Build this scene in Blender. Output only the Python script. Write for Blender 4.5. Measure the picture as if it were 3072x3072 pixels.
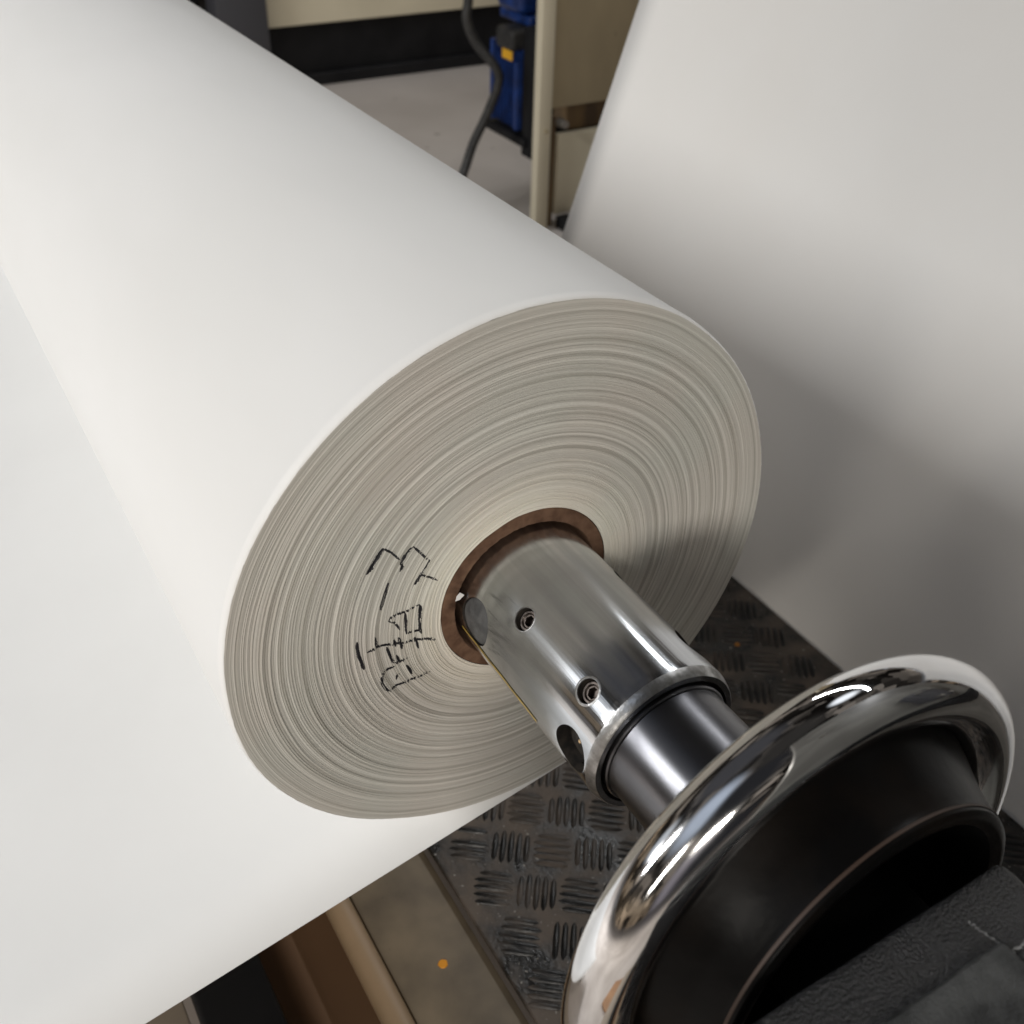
import bpy, bmesh, math, random
import numpy as np
from mathutils import Vector, Matrix

random.seed(7); rng = np.random.default_rng(7)
for o in list(bpy.data.objects): bpy.data.objects.remove(o)
scene = bpy.context.scene
col = scene.collection
PI = math.pi

# ------------------------------------------------------------------ camera
cd = bpy.data.cameras.new("camera"); cam = bpy.data.objects.new("camera", cd); col.objects.link(cam)
scene.camera = cam
CAM = (-0.21144, -0.32778, 0.33608)
RM = ((0.85924, 0.28914, -0.42202), (-0.51104, 0.52240, -0.68259), (0.02310, 0.80218, 0.59663))
cam.matrix_world = Matrix.Translation(CAM) @ Matrix(RM).to_4x4()
cd.sensor_width = 36; cd.lens = 36 * 3175 / 3072
cd.clip_start = 0.01; cd.clip_end = 200
cd.dof.use_dof = True; cd.dof.focus_distance = 0.475; cd.dof.aperture_fstop = 15

# ------------------------------------------------------------------ colour management
scene.render.engine = 'CYCLES'
scene.view_settings.view_transform = 'Standard'
try: scene.view_settings.look = 'None'
except Exception: pass
scene.view_settings.exposure = 0.0
scene.view_settings.gamma = 1.0

# ------------------------------------------------------------------ world: the light of a factory hall, seen only in reflections
world = bpy.data.worlds.new("World"); scene.world = world; world.use_nodes = True
wt = world.node_tree; wt.nodes.clear()
wo = wt.nodes.new('ShaderNodeOutputWorld'); wb = wt.nodes.new('ShaderNodeBackground')
wt.links.new(wb.outputs[0], wo.inputs[0])
wtc = wt.nodes.new('ShaderNodeTexCoord')
wsep = wt.nodes.new('ShaderNodeSeparateXYZ'); wt.links.new(wtc.outputs['Generated'], wsep.inputs[0])
wr = wt.nodes.new('ShaderNodeValToRGB')
wmr = wt.nodes.new('ShaderNodeMapRange'); wmr.inputs['From Min'].default_value = -1; wmr.inputs['From Max'].default_value = 1
wt.links.new(wsep.outputs['Z'], wmr.inputs['Value']); wt.links.new(wmr.outputs[0], wr.inputs[0])
els = wr.color_ramp.elements
els[0].position = 0.0; els[0].color = (0.04, 0.03, 0.022, 1)
els[1].position = 1.0; els[1].color = (0.075, 0.066, 0.058, 1)
for p, c in ((0.40, (0.045, 0.030, 0.020, 1)), (0.47, (0.10, 0.072, 0.048, 1)), (0.56, (0.15, 0.115, 0.08, 1)), (0.63, (0.085, 0.072, 0.060, 1)), (0.80, (0.07, 0.062, 0.054, 1))):
    e = els.new(p); e.color = c
# patchwork of machines and wall panels round the horizon
wmap = wt.nodes.new('ShaderNodeMapping'); wmap.inputs['Scale'].default_value = (4.5, 4.5, 8.0)
wt.links.new(wtc.outputs['Generated'], wmap.inputs[0])
wv = wt.nodes.new('ShaderNodeTexVoronoi'); wv.distance = 'CHEBYCHEV'; wv.inputs['Scale'].default_value = 1.3
wt.links.new(wmap.outputs[0], wv.inputs['Vector'])
wh = wt.nodes.new('ShaderNodeSeparateColor'); wt.links.new(wv.outputs['Color'], wh.inputs[0])
wm2 = wt.nodes.new('ShaderNodeMapRange'); wm2.inputs['To Min'].default_value = 0.06; wm2.inputs['To Max'].default_value = 3.4
wpw = wt.nodes.new('ShaderNodeMath'); wpw.operation = 'POWER'; wpw.inputs[1].default_value = 3.0
wt.links.new(wh.outputs[0], wpw.inputs[0]); wt.links.new(wpw.outputs[0], wm2.inputs['Value'])
wn = wt.nodes.new('ShaderNodeTexNoise'); wn.inputs['Scale'].default_value = 4.0; wt.links.new(wtc.outputs['Generated'], wn.inputs['Vector'])
wmul = wt.nodes.new('ShaderNodeMix'); wmul.data_type = 'RGBA'; wmul.blend_type = 'MULTIPLY'; wmul.inputs[0].default_value = 1.0
wt.links.new(wr.outputs[0], wmul.inputs[6]); wt.links.new(wm2.outputs[0], wmul.inputs[7])
cur = wmul.outputs[2]
def blob(direction, color, r0, r1, mult=False):
    """a soft patch of light (or dark) of the hall round one direction"""
    global cur
    d = Vector(direction).normalized()
    dp = wt.nodes.new('ShaderNodeVectorMath'); dp.operation = 'DOT_PRODUCT'; dp.inputs[1].default_value = d
    nv = wt.nodes.new('ShaderNodeVectorMath'); nv.operation = 'NORMALIZE'
    wt.links.new(wtc.outputs['Generated'], nv.inputs[0]); wt.links.new(nv.outputs[0], dp.inputs[0])
    m = wt.nodes.new('ShaderNodeMapRange'); m.interpolation_type = 'SMOOTHSTEP'
    m.inputs['From Min'].default_value = math.cos(math.radians(r1)); m.inputs['From Max'].default_value = math.cos(math.radians(r0))
    wt.links.new(dp.outputs['Value'], m.inputs['Value'])
    x = wt.nodes.new('ShaderNodeMix'); x.data_type = 'RGBA'; x.blend_type = 'MIX'
    wt.links.new(m.outputs[0], x.inputs[0]); wt.links.new(cur, x.inputs[6]); x.inputs[7].default_value = (*color, 1)
    cur = x.outputs[2]
blob((-0.60, -0.10, 0.80), (0.46, 0.52, 0.62), 6, 24)
blob((-0.70, 0.60, 0.38), (0.55, 0.58, 0.62), 3, 11)
blob((-0.78, 0.50, 0.37), (2.6, 2.6, 2.6), 1.5, 6)
blob((0.80, 0.53, 0.28), (1.2, 1.25, 1.3), 0.5, 2.5)
blob((-0.45, -0.88, 0.15), (0.22, 0.20, 0.22), 8, 20)
blob((-0.20, 0.58, 0.78), (0.055, 0.055, 0.06), 12, 26)
blob((0.52, 0.19, 0.83), (1.1, 1.15, 1.2), 2, 9)
blob((-0.25, -0.55, 0.80), (0.02, 0.02, 0.022), 12, 28)
blob((0.05, -0.05, 1.0), (0.03, 0.028, 0.026), 6, 24)
blob((-0.15, -0.97, 0.0), (0.02, 0.02, 0.022), 6, 26)
wt.links.new(cur, wb.inputs[0]); wb.inputs[1].default_value = 1.0

# ------------------------------------------------------------------ lamps: fluorescent tubes of the hall
def tube_lamp(name, p0, p1, width, target, power, color):
    p0, p1, target = Vector(p0), Vector(p1), Vector(target)
    l = bpy.data.lights.new(name, 'AREA'); l.shape = 'RECTANGLE'; l.size = (p1 - p0).length; l.size_y = width
    l.energy = power; l.color = color
    o = bpy.data.objects.new(name, l); col.objects.link(o)
    c = (p0 + p1) / 2; x = (p1 - p0).normalized(); z = (c - target); z = (z - x * z.dot(x)).normalized(); y = z.cross(x)
    m = Matrix((x, y, z)).transposed().to_4x4(); m.translation = c; o.matrix_world = m
    return o
W = (0.985, 0.995, 1.0)
WARM = (1.0, 0.945, 0.87)
tube_lamp("tube_lamp", (-2.80, 0.80, 2.2), (-6.4, 2.2, 2.2), 0.26, (0, 0, 0), 262, W)
tube_lamp("tube_lamp", (-2.85, -2.0, 2.2), (-7.4, -3.4, 2.2), 0.30, (0, 0, 0), 108, WARM)
tube_lamp("tube_lamp", (1.95, -0.1, 2.25), (1.95, 3.4, 2.25), 0.08, (0.3, 0, -0.1), 30, W)
tube_lamp("tube_lamp", (-1.2, -4.1, 2.15), (-2.4, -3.8, 2.15), 0.34, (0, 0, 0), 88, WARM)

# ------------------------------------------------------------------ helpers
def link(o, parent=None):
    col.objects.link(o)
    if parent: o.parent = parent
    return o
def tag(o, label=None, cat=None, group=None, kind=None):
    if label: o['label'] = label
    if cat: o['category'] = cat
    if group: o['group'] = group
    if kind: o['kind'] = kind
    return o
def empty(name, loc=(0, 0, 0)):
    o = bpy.data.objects.new(name, None); o.location = loc; o.empty_display_size = 0.02
    return link(o)
def mesh_obj(name, verts, faces, mat, parent=None, smooth=False, sharp=None, origin=None):
    me = bpy.data.meshes.new(name)
    if origin is not None:
        verts = np.asarray(verts, float) - np.asarray(origin, float)
    me.from_pydata([tuple(v) for v in verts], [], [tuple(int(i) for i in f) for f in faces]); me.update()
    if mat: me.materials.append(mat)
    if smooth or sharp is not None:
        me.polygons.foreach_set('use_smooth', [True] * len(me.polygons))
        if sharp is not None: me.set_sharp_from_angle(angle=math.radians(sharp))
    o = bpy.data.objects.new(name, me)
    link(o, parent)
    if origin is not None: o.location = origin
    if parent is not None:
        o.location = Vector(o.location) - parent_world(parent)
    return o
def parent_world(p):
    v = Vector((0, 0, 0))
    while p is not None:
        v += Vector(p.location); p = p.parent
    return v
def bm_obj(name, bm, mat, parent=None, sharp=35, world_coords=True):
    me = bpy.data.meshes.new(name); bm.to_mesh(me); bm.free()
    if mat: me.materials.append(mat)
    me.polygons.foreach_set('use_smooth', [True] * len(me.polygons))
    if sharp is not None: me.set_sharp_from_angle(angle=math.radians(sharp))
    o = bpy.data.objects.new(name, me); link(o, parent)
    if parent is not None: o.location = -parent_world(parent)
    return o
def add_box(bm, lo, hi, bevel=0.0, seg=2, rot=None):
    r = bmesh.ops.create_cube(bm, size=1.0); vs = r['verts']
    for v in vs:
        v.co = Vector(((lo[i] + hi[i]) / 2 + v.co[i] * (hi[i] - lo[i]) for i in range(3)))
    if bevel > 0:
        es = list({e for v in vs for e in v.link_edges})
        rb = bmesh.ops.bevel(bm, geom=es, offset=bevel, segments=seg, affect='EDGES', profile=0.5)
        vs = list({v for f in rb['faces'] for v in f.verts} | {v for v in vs if v.is_valid})
    return vs
def box_obj(name, lo, hi, mat, parent=None, bevel=0.0, seg=2, sharp=40):
    bm = bmesh.new(); add_box(bm, lo, hi, bevel, seg)
    return bm_obj(name, bm, mat, parent, sharp)
def revolve(name, prof, mat, parent=None, n=256, closed=False, sharp=30, tilt=None, center=(0, 0)):
    """profile of (r, y) turned round the Y axis"""
    th = np.linspace(0, 2 * PI, n, endpoint=False)
    V = []; F = []
    for r, y in prof:
        for t in th: V.append((center[0] + r * math.cos(t), y, center[1] + r * math.sin(t)))
    m = len(prof)
    for i in range(m if closed else m - 1):
        a = i * n; b = ((i + 1) % m) * n
        for j in range(n):
            k = (j + 1) % n; F.append((a + j, a + k, b + k, b + j))
    V = np.array(V)
    if tilt is not None:
        c, nrm = tilt; q = Vector((0, 1, 0)).rotation_difference(Vector(nrm)).to_matrix()
        V = (np.array(q) @ (V - c).T).T + c
    o = mesh_obj(name, V, F, mat, parent, sharp=sharp)
    bm = bmesh.new(); bm.from_mesh(o.data); bmesh.ops.recalc_face_normals(bm, faces=bm.faces); bm.to_mesh(o.data); bm.free()
    o.data.set_sharp_from_angle(angle=math.radians(sharp))
    return o
def tube(name, pts, rad, mat, parent=None, n=16, sub=6):
    P = [Vector(p) for p in pts]; Q = []
    for i in range(len(P) - 1):
        p0 = P[max(i - 1, 0)]; p1 = P[i]; p2 = P[i + 1]; p3 = P[min(i + 2, len(P) - 1)]
        for k in range(sub):
            t = k / sub
            Q.append(0.5 * ((2 * p1) + (-p0 + p2) * t + (2 * p0 - 5 * p1 + 4 * p2 - p3) * t * t + (-p0 + 3 * p1 - 3 * p2 + p3) * t ** 3))
    Q.append(P[-1]); V = []; F = []
    up = Vector((0.3, 1, 0.1))
    for i, q in enumerate(Q):
        d = (Q[min(i + 1, len(Q) - 1)] - Q[max(i - 1, 0)]).normalized()
        a = d.cross(up).normalized(); b = d.cross(a)
        for j in range(n):
            t = 2 * PI * j / n; V.append(q + (a * math.cos(t) + b * math.sin(t)) * rad)
    for i in range(len(Q) - 1):
        for j in range(n):
            k = (j + 1) % n; F.append((i * n + j, i * n + k, (i + 1) * n + k, (i + 1) * n + j))
    F.append(tuple(range(n))[::-1]); F.append(tuple((len(Q) - 1) * n + j for j in range(n)))
    return mesh_obj(name, V, F, mat, parent, smooth=True)

# ------------------------------------------------------------------ materials
def mat(name, c0, c1=None, rough=0.5, metal=0.0, nscale=20, nstretch=(1, 1, 1), r1=None, bump=0.0, bscale=200, bstretch=(1, 1, 1), detail=6,
        lo=0.35, hi=0.65, spec=0.5, speck=None, bdist=0.001):
    m = bpy.data.materials.new(name); m.use_nodes = True; nt = m.node_tree
    b = nt.nodes['Principled BSDF']
    b.inputs['Roughness'].default_value = rough; b.inputs['Metallic'].default_value = metal
    b.inputs['Specular IOR Level'].default_value = spec
    b.inputs['Base Color'].default_value = (*c0, 1)
    tc = nt.nodes.new('ShaderNodeTexCoord')
    colout = None
    if c1 is not None or r1 is not None:
        mp = nt.nodes.new('ShaderNodeMapping'); mp.inputs['Scale'].default_value = nstretch
        nt.links.new(tc.outputs['Object'], mp.inputs[0])
        n = nt.nodes.new('ShaderNodeTexNoise'); n.inputs['Scale'].default_value = nscale; n.inputs['Detail'].default_value = detail
        nt.links.new(mp.outputs[0], n.inputs['Vector'])
        mr = nt.nodes.new('ShaderNodeMapRange'); mr.inputs['From Min'].default_value = lo; mr.inputs['From Max'].default_value = hi
        nt.links.new(n.outputs['Fac'], mr.inputs['Value'])
        if c1 is not None:
            x = nt.nodes.new('ShaderNodeMix'); x.data_type = 'RGBA'
            nt.links.new(mr.outputs[0], x.inputs[0]); x.inputs[6].default_value = (*c0, 1); x.inputs[7].default_value = (*c1, 1)
            colout = x.outputs[2]
        if r1 is not None:
            y = nt.nodes.new('ShaderNodeMapRange'); y.inputs['To Min'].default_value = rough; y.inputs['To Max'].default_value = r1
            nt.links.new(mr.outputs[0], y.inputs['Value']); nt.links.new(y.outputs[0], b.inputs['Roughness'])
    if speck is not None:
        sc, thr, sc_col = speck
        n3 = nt.nodes.new('ShaderNodeTexNoise'); n3.inputs['Scale'].default_value = sc; n3.inputs['Detail'].default_value = 3
        nt.links.new(tc.outputs['Object'], n3.inputs['Vector'])
        m3 = nt.nodes.new('ShaderNodeMapRange'); m3.inputs['From Min'].default_value = thr; m3.inputs['From Max'].default_value = thr + 0.05
        nt.links.new(n3.outputs['Fac'], m3.inputs['Value'])
        x3 = nt.nodes.new('ShaderNodeMix'); x3.data_type = 'RGBA'; nt.links.new(m3.outputs[0], x3.inputs[0])
        if colout is not None: nt.links.new(colout, x3.inputs[6])
        else: x3.inputs[6].default_value = (*c0, 1)
        x3.inputs[7].default_value = (*sc_col, 1); colout = x3.outputs[2]
    if colout is not None: nt.links.new(colout, b.inputs['Base Color'])
    if bump > 0:
        mp2 = nt.nodes.new('ShaderNodeMapping'); mp2.inputs['Scale'].default_value = bstretch
        nt.links.new(tc.outputs['Object'], mp2.inputs[0])
        n2 = nt.nodes.new('ShaderNodeTexNoise'); n2.inputs['Scale'].default_value = bscale; n2.inputs['Detail'].default_value = 4
        nt.links.new(mp2.outputs[0], n2.inputs['Vector'])
        bp = nt.nodes.new('ShaderNodeBump'); bp.inputs['Strength'].default_value = bump; bp.inputs['Distance'].default_value = bdist
        nt.links.new(n2.outputs['Fac'], bp.inputs['Height']); nt.links.new(bp.outputs[0], b.inputs['Normal'])
    return m

m_paper = mat("white_paper", (0.80, 0.795, 0.775), (0.83, 0.825, 0.81), rough=0.55, nscale=9, nstretch=(1, 0.4, 1), bump=0.22, bscale=7, bstretch=(1, 0.5, 1), bdist=0.01, spec=0.3)
m_web = mat("paper_sheet", (0.79, 0.79, 0.78), (0.815, 0.815, 0.805), rough=0.6, nscale=6, bump=0.20, bscale=5, bstretch=(1, 0.4, 1), bdist=0.01, spec=0.25)
m_web_warm = mat("warm_paper_sheet", (0.865, 0.84, 0.80), (0.88, 0.86, 0.825), rough=0.6, nscale=6, bump=0.20, bscale=5, bstretch=(1, 0.4, 1), bdist=0.01, spec=0.25)
m_card = mat("cardboard_core", (0.11, 0.060, 0.038), (0.20, 0.118, 0.075), rough=0.85, nscale=120, nstretch=(1, 0.3, 1), bump=0.5, bscale=300, spec=0.2)
m_sleeve = mat("polished_steel", (0.68, 0.70, 0.73), (0.52, 0.54, 0.565), rough=0.11, r1=0.22, metal=1.0, nscale=140, nstretch=(1.0, 0.03, 1.0), bump=0.22, bscale=420, bstretch=(1, 0.02, 1), bdist=0.0004)
m_turned = mat("rough_turned_steel", (0.50, 0.50, 0.50), (0.22, 0.215, 0.205), rough=0.28, r1=0.45, metal=1.0, nscale=180, bump=0.3, bscale=700, bdist=0.0004)
m_journal = mat("dark_ground_steel", (0.20, 0.20, 0.21), (0.13, 0.13, 0.14), rough=0.24, r1=0.38, metal=1.0, nscale=50, nstretch=(1, 0.3, 1), bump=0.08, bscale=600, bstretch=(0.1, 1, 0.1), bdist=0.0003)
m_chrome = mat("chrome", (0.84, 0.84, 0.85), (0.70, 0.70, 0.70), rough=0.03, r1=0.15, lo=0.45, hi=0.75, metal=1.0, nscale=38, bump=0.03, bscale=90, bdist=0.001)
m_hub = mat("black_oxide_steel", (0.003, 0.0028, 0.0028), (0.009, 0.006, 0.004), rough=0.30, r1=0.42, metal=0.0, spec=0.10, nscale=22, lo=0.45, hi=0.75, bump=0.12, bscale=300, bdist=0.0006)
m_recess = mat("painted_recess_shade", (0.005, 0.005, 0.005), rough=0.9, spec=0.05)  # shade inside the hub cup, put into a near-black colour
m_hole = mat("dark_bore", (0.025, 0.022, 0.02), (0.06, 0.05, 0.04), rough=0.6, nscale=300, metal=0.3)  # hole walls, much darker than the sleeve steel
m_rubber = mat("grey_rubber", (0.10, 0.105, 0.11), (0.18, 0.185, 0.19), rough=0.5, nscale=160, bump=0.5, bscale=250, bdist=0.001)
m_screw = mat("bronzed_screw", (0.16, 0.135, 0.12), (0.06, 0.05, 0.045), rough=0.45, metal=1.0, nscale=400)
m_brass = mat("brass", (0.75, 0.52, 0.28), rough=0.3, metal=0.9)
m_yellow = mat("yellow_stripe", (0.50, 0.34, 0.05), (0.32, 0.22, 0.05), rough=0.55, nscale=300)
m_cast = mat("black_painted_casting", (0.006, 0.006, 0.0065), (0.014, 0.014, 0.015), rough=0.16, r1=0.3, nscale=30, bump=1.0, bscale=900, bdist=0.0022, detail=2, spec=0.55)
m_castgrey = mat("grey_casting", (0.022, 0.0225, 0.022), (0.065, 0.066, 0.064), rough=0.35, nscale=90, bump=1.0, bscale=850, bdist=0.0009, spec=0.3)  # lighter grey than the black ledge casting
m_chip = mat("bare_chipped_metal", (0.25, 0.25, 0.24), (0.04, 0.04, 0.04), rough=0.5, nscale=900, bump=0.8, bscale=900)
m_plate = mat("worn_tread_plate", (0.014, 0.013, 0.012), (0.115, 0.092, 0.074), rough=0.26, r1=0.75, nscale=30, lo=0.38, hi=0.62, bump=0.5, bscale=350, bdist=0.001, speck=(260, 0.66, (0.30, 0.28, 0.25)))
m_bar = mat("worn_tread_bar", (0.008, 0.008, 0.008), (0.085, 0.066, 0.052), rough=0.33, r1=0.6, nscale=24, lo=0.42, hi=0.70, bump=0.4, bscale=500, bdist=0.0008)
m_strip = mat("dirty_beige_metal", (0.21, 0.165, 0.11), (0.12, 0.095, 0.065), rough=0.6, nscale=22, bump=0.2, bscale=150, speck=(70, 0.70, (0.05, 0.04, 0.03)))
m_rail = mat("beige_rail", (0.36, 0.25, 0.15), (0.30, 0.21, 0.125), rough=0.5, nscale=15)
m_brown = mat("brown_board", (0.17, 0.092, 0.045), (0.14, 0.075, 0.036), rough=0.7, nscale=6)
m_black = mat("matt_black", (0.004, 0.004, 0.005), (0.010, 0.010, 0.011), rough=0.6, nscale=8, spec=0.25)
m_orange = mat("orange_paint", (0.75, 0.30, 0.01), rough=0.5)
m_floor = mat("grey_factory_floor", (0.55, 0.50, 0.46), (0.43, 0.385, 0.35), rough=0.45, nscale=1.6, bump=0.1, bscale=20, speck=(22, 0.72, (0.16, 0.13, 0.11)))
m_cream = mat("cream_machine_paint", (0.68, 0.615, 0.46), (0.60, 0.54, 0.40), rough=0.45, nscale=4, speck=(26, 0.73, (0.16, 0.12, 0.07)))
m_creamdark = mat("darker_cream_paint", (0.42, 0.34, 0.21), (0.32, 0.26, 0.16), rough=0.55, nscale=7, nstretch=(1, 1, 0.35), speck=(18, 0.71, (0.11, 0.09, 0.06)))  # browner and darker than the post's cream
m_recess_brown = mat("recess_shade_brown", (0.20, 0.13, 0.06), (0.09, 0.06, 0.035), rough=0.7, nscale=25, nstretch=(1, 1, 0.3))  # brown that carries the shade of the cabinet's recesses
m_grey = mat("dark_grey_paint", (0.055, 0.055, 0.062), rough=0.5)
m_blue = mat("blue_motor_paint", (0.008, 0.042, 0.20), (0.004, 0.018, 0.09), rough=0.42, nscale=30)
m_cable = mat("black_cable", (0.018, 0.018, 0.018), (0.04, 0.038, 0.035), rough=0.55, nscale=60)
m_ink = mat("black_marker", (0.012, 0.012, 0.016), rough=0.5)
m_steel = mat("dull_bolt_steel", (0.35, 0.33, 0.30), rough=0.4, metal=0.8)

def brushed(m, amount):
    nt_ = m.node_tree; tg = nt_.nodes.new('ShaderNodeTangent'); tg.direction_type = 'RADIAL'; tg.axis = 'Y'
    p = nt_.nodes['Principled BSDF']; p.inputs['Anisotropic'].default_value = amount; p.inputs['Anisotropic Rotation'].default_value = 0.25
    nt_.links.new(tg.outputs[0], p.inputs['Tangent'])
brushed(m_sleeve, 0.7); brushed(m_journal, 0.6)

# wound edge of the roll: fine layers, lighter towards the core
m_edge = bpy.data.materials.new("wound_paper_edge"); m_edge.use_nodes = True
nt = m_edge.node_tree; b = nt.nodes['Principled BSDF']; b.inputs['Roughness'].default_value = 0.75; b.inputs['Specular IOR Level'].default_value = 0.2
tc = nt.nodes.new('ShaderNodeTexCoord'); sp = nt.nodes.new('ShaderNodeSeparateXYZ'); nt.links.new(tc.outputs['Object'], sp.inputs[0])
cb = nt.nodes.new('ShaderNodeCombineXYZ'); nt.links.new(sp.outputs['X'], cb.inputs['X']); nt.links.new(sp.outputs['Z'], cb.inputs['Z'])
ln = nt.nodes.new('ShaderNodeVectorMath'); ln.operation = 'LENGTH'; nt.links.new(cb.outputs[0], ln.inputs[0])
warp = nt.nodes.new('ShaderNodeTexNoise'); warp.inputs['Scale'].default_value = 12; nt.links.new(tc.outputs['Object'], warp.inputs['Vector'])
wa = nt.nodes.new('ShaderNodeMath'); wa.operation = 'MULTIPLY_ADD'; wa.inputs[1].default_value = 0.0022
nt.links.new(warp.outputs['Fac'], wa.inputs[0]); nt.links.new(ln.outputs['Value'], wa.inputs[2])
n1 = nt.nodes.new('ShaderNodeTexNoise'); n1.noise_dimensions = '1D'; n1.inputs['Scale'].default_value = 1300; n1.inputs['Detail'].default_value = 3
nt.links.new(wa.outputs[0], n1.inputs['W'])
n2 = nt.nodes.new('ShaderNodeTexNoise'); n2.noise_dimensions = '1D'; n2.inputs['Scale'].default_value = 420; n2.inputs['Detail'].default_value = 2
nt.links.new(wa.outputs[0], n2.inputs['W'])
rp = nt.nodes.new('ShaderNodeValToRGB'); rp.color_ramp.elements[0].position = 0.30; rp.color_ramp.elements[0].color = (0.46, 0.445, 0.41, 1)
rp.color_ramp.elements[1].position = 0.70; rp.color_ramp.elements[1].color = (0.72, 0.705, 0.665, 1)
nt.links.new(n2.outputs['Fac'], rp.inputs[0])
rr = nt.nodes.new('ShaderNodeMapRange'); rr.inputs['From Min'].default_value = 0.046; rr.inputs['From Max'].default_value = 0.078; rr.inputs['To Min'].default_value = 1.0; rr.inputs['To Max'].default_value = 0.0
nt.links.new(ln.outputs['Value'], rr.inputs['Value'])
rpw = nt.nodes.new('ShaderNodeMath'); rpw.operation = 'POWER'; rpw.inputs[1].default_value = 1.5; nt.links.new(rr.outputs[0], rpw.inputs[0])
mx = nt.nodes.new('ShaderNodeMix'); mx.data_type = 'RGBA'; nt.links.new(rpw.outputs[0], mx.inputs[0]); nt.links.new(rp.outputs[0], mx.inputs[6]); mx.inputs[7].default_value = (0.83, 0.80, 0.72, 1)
hs = nt.nodes.new('ShaderNodeTexNoise'); hs.inputs['Scale'].default_value = 14; nt.links.new(tc.outputs['Object'], hs.inputs['Vector'])
mt = nt.nodes.new('ShaderNodeMix'); mt.data_type = 'RGBA'; mt.blend_type = 'MULTIPLY'; mt.inputs[0].default_value = 1
tint = nt.nodes.new('ShaderNodeValToRGB'); tint.color_ramp.elements[0].position = 0.4; tint.color_ramp.elements[0].color = (0.972, 0.985, 0.965, 1)
tint.color_ramp.elements[1].position = 0.6; tint.color_ramp.elements[1].color = (1.0, 0.978, 0.955, 1)
nt.links.new(hs.outputs['Fac'], tint.inputs[0]); nt.links.new(mx.outputs[2], mt.inputs[6]); nt.links.new(tint.outputs[0], mt.inputs[7])
nt.links.new(mt.outputs[2], b.inputs['Base Color'])
bp = nt.nodes.new('ShaderNodeBump'); bp.inputs['Strength'].default_value = 0.35; bp.inputs['Distance'].default_value = 0.0004
nt.links.new(n1.outputs['Fac'], bp.inputs['Height']); nt.links.new(bp.outputs[0], b.inputs['Normal'])

# ================================================================== THE SETTING
FZ = -0.80
floor = mesh_obj("floor", [(-30, -30, FZ), (30, -30, FZ), (30, 30, FZ), (-30, 30, FZ)], [(0, 1, 2, 3)], m_floor); tag(floor, kind='structure')

# ================================================================== THE BIG ROLL
Rtab = [(0, .1484), (22, .1477), (36, .1482), (49, .1482), (59, .1490), (68, .1493), (77, .1499), (92, .1502), (102, .1501), (115, .1496), (126, .1492), (142, .1490), (153, .1495),
        (169, .1493), (182, .1489), (195, .1499), (203, .1502), (213, .1501), (229, .1500), (238, .1490), (246, .1489), (257, .1495), (274, .1496), (283, .1496), (305, .149), (322, .1480), (343, .1482), (360, .1484)]
def RO(th):
    d = np.degrees(th) % 360
    a = np.interp(d, [t[0] for t in Rtab], [t[1] for t in Rtab])
    return a
LEN = 1.25
roll = empty("paper_roll"); tag(roll, "huge white paper roll with a marker-scribbled grey end, mounted on the steel shaft", "paper roll")
NT = 360
th = np.linspace(0, 2 * PI, NT, endpoint=False)
Rs = RO(th); k = np.ones(9) / 9
Rs = np.convolve(np.r_[Rs[-4:], Rs, Rs[:4]], k, 'valid')
prof = [(0.0, -0.0007), (0.0004, -0.0002), (0.0018, 0.0003), (0.0036, 0.0007), (0.0044, 0.00075), (0.0060, 0.0006), (0.012, 0.0005), (0.03, 0.0003), (0.10, 0.0), (0.25, 0), (0.5, 0), (0.8, 0), (LEN, 0)]
V = []; F = []
for y, dr in prof:
    for t, r in zip(th, Rs): rg = random.uniform(-0.00012, 0.00012) if y < 0.002 else 0; V.append(((r + dr + rg) * math.cos(t), y, (r + dr + rg) * math.sin(t)))
for i in range(len(prof) - 1):
    for j in range(NT):
        q = (j + 1) % NT; F.append((i * NT + j, i * NT + q, (i + 1) * NT + q, (i + 1) * NT + j))
mesh_obj("outer_layer", V, F, m_paper, roll, smooth=True)
# relief of the wound edges (height as a function of radius, drifting a little with the angle)
NR = 900
rad_s = np.linspace(0.0, 0.120, 2400)
def smooth1(a, w):
    kk = np.hanning(w + 2)[1:-1]; kk /= kk.sum(); return np.convolve(np.r_[a[:w][::-1], a, a[-w:][::-1]], kk, 'same')[w:-w]
h = np.zeros_like(rad_s); x = 0
edges = []
while x < 0.12:
    w_ = rng.choice([0.0007, 0.0011, 0.0016, 0.0024]) * rng.uniform(0.7, 1.3); hh = rng.uniform(-1, 1)
    h[(rad_s >= x) & (rad_s < x + w_)] = hh; x += w_
ridge = np.zeros_like(rad_s); x = 0
while x < 0.12:
    sg_ = rng.uniform(0.00013, 0.00028); a_ = rng.uniform(0.25, 1.0) ** 1.5
    d_ = rad_s - x; ridge = np.maximum(ridge, a_ * np.where(d_ < 0, np.exp(-(d_ / (sg_ * rng.uniform(0.8, 2.5))) ** 2), np.exp(-(d_ / sg_) ** 2)))
    x += rng.choice([0.0007, 0.0010, 0.0014, 0.0018]) * rng.uniform(0.8, 1.2)
relief1 = smooth1(h, 7) * 0.00012 + smooth1(ridge, 3) * 0.00095
relief2 = smooth1(rng.normal(size=rad_s.size), 15) * 0.00022
relief3 = smooth1(rng.normal(size=rad_s.size), 160) * 0.0016
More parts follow.
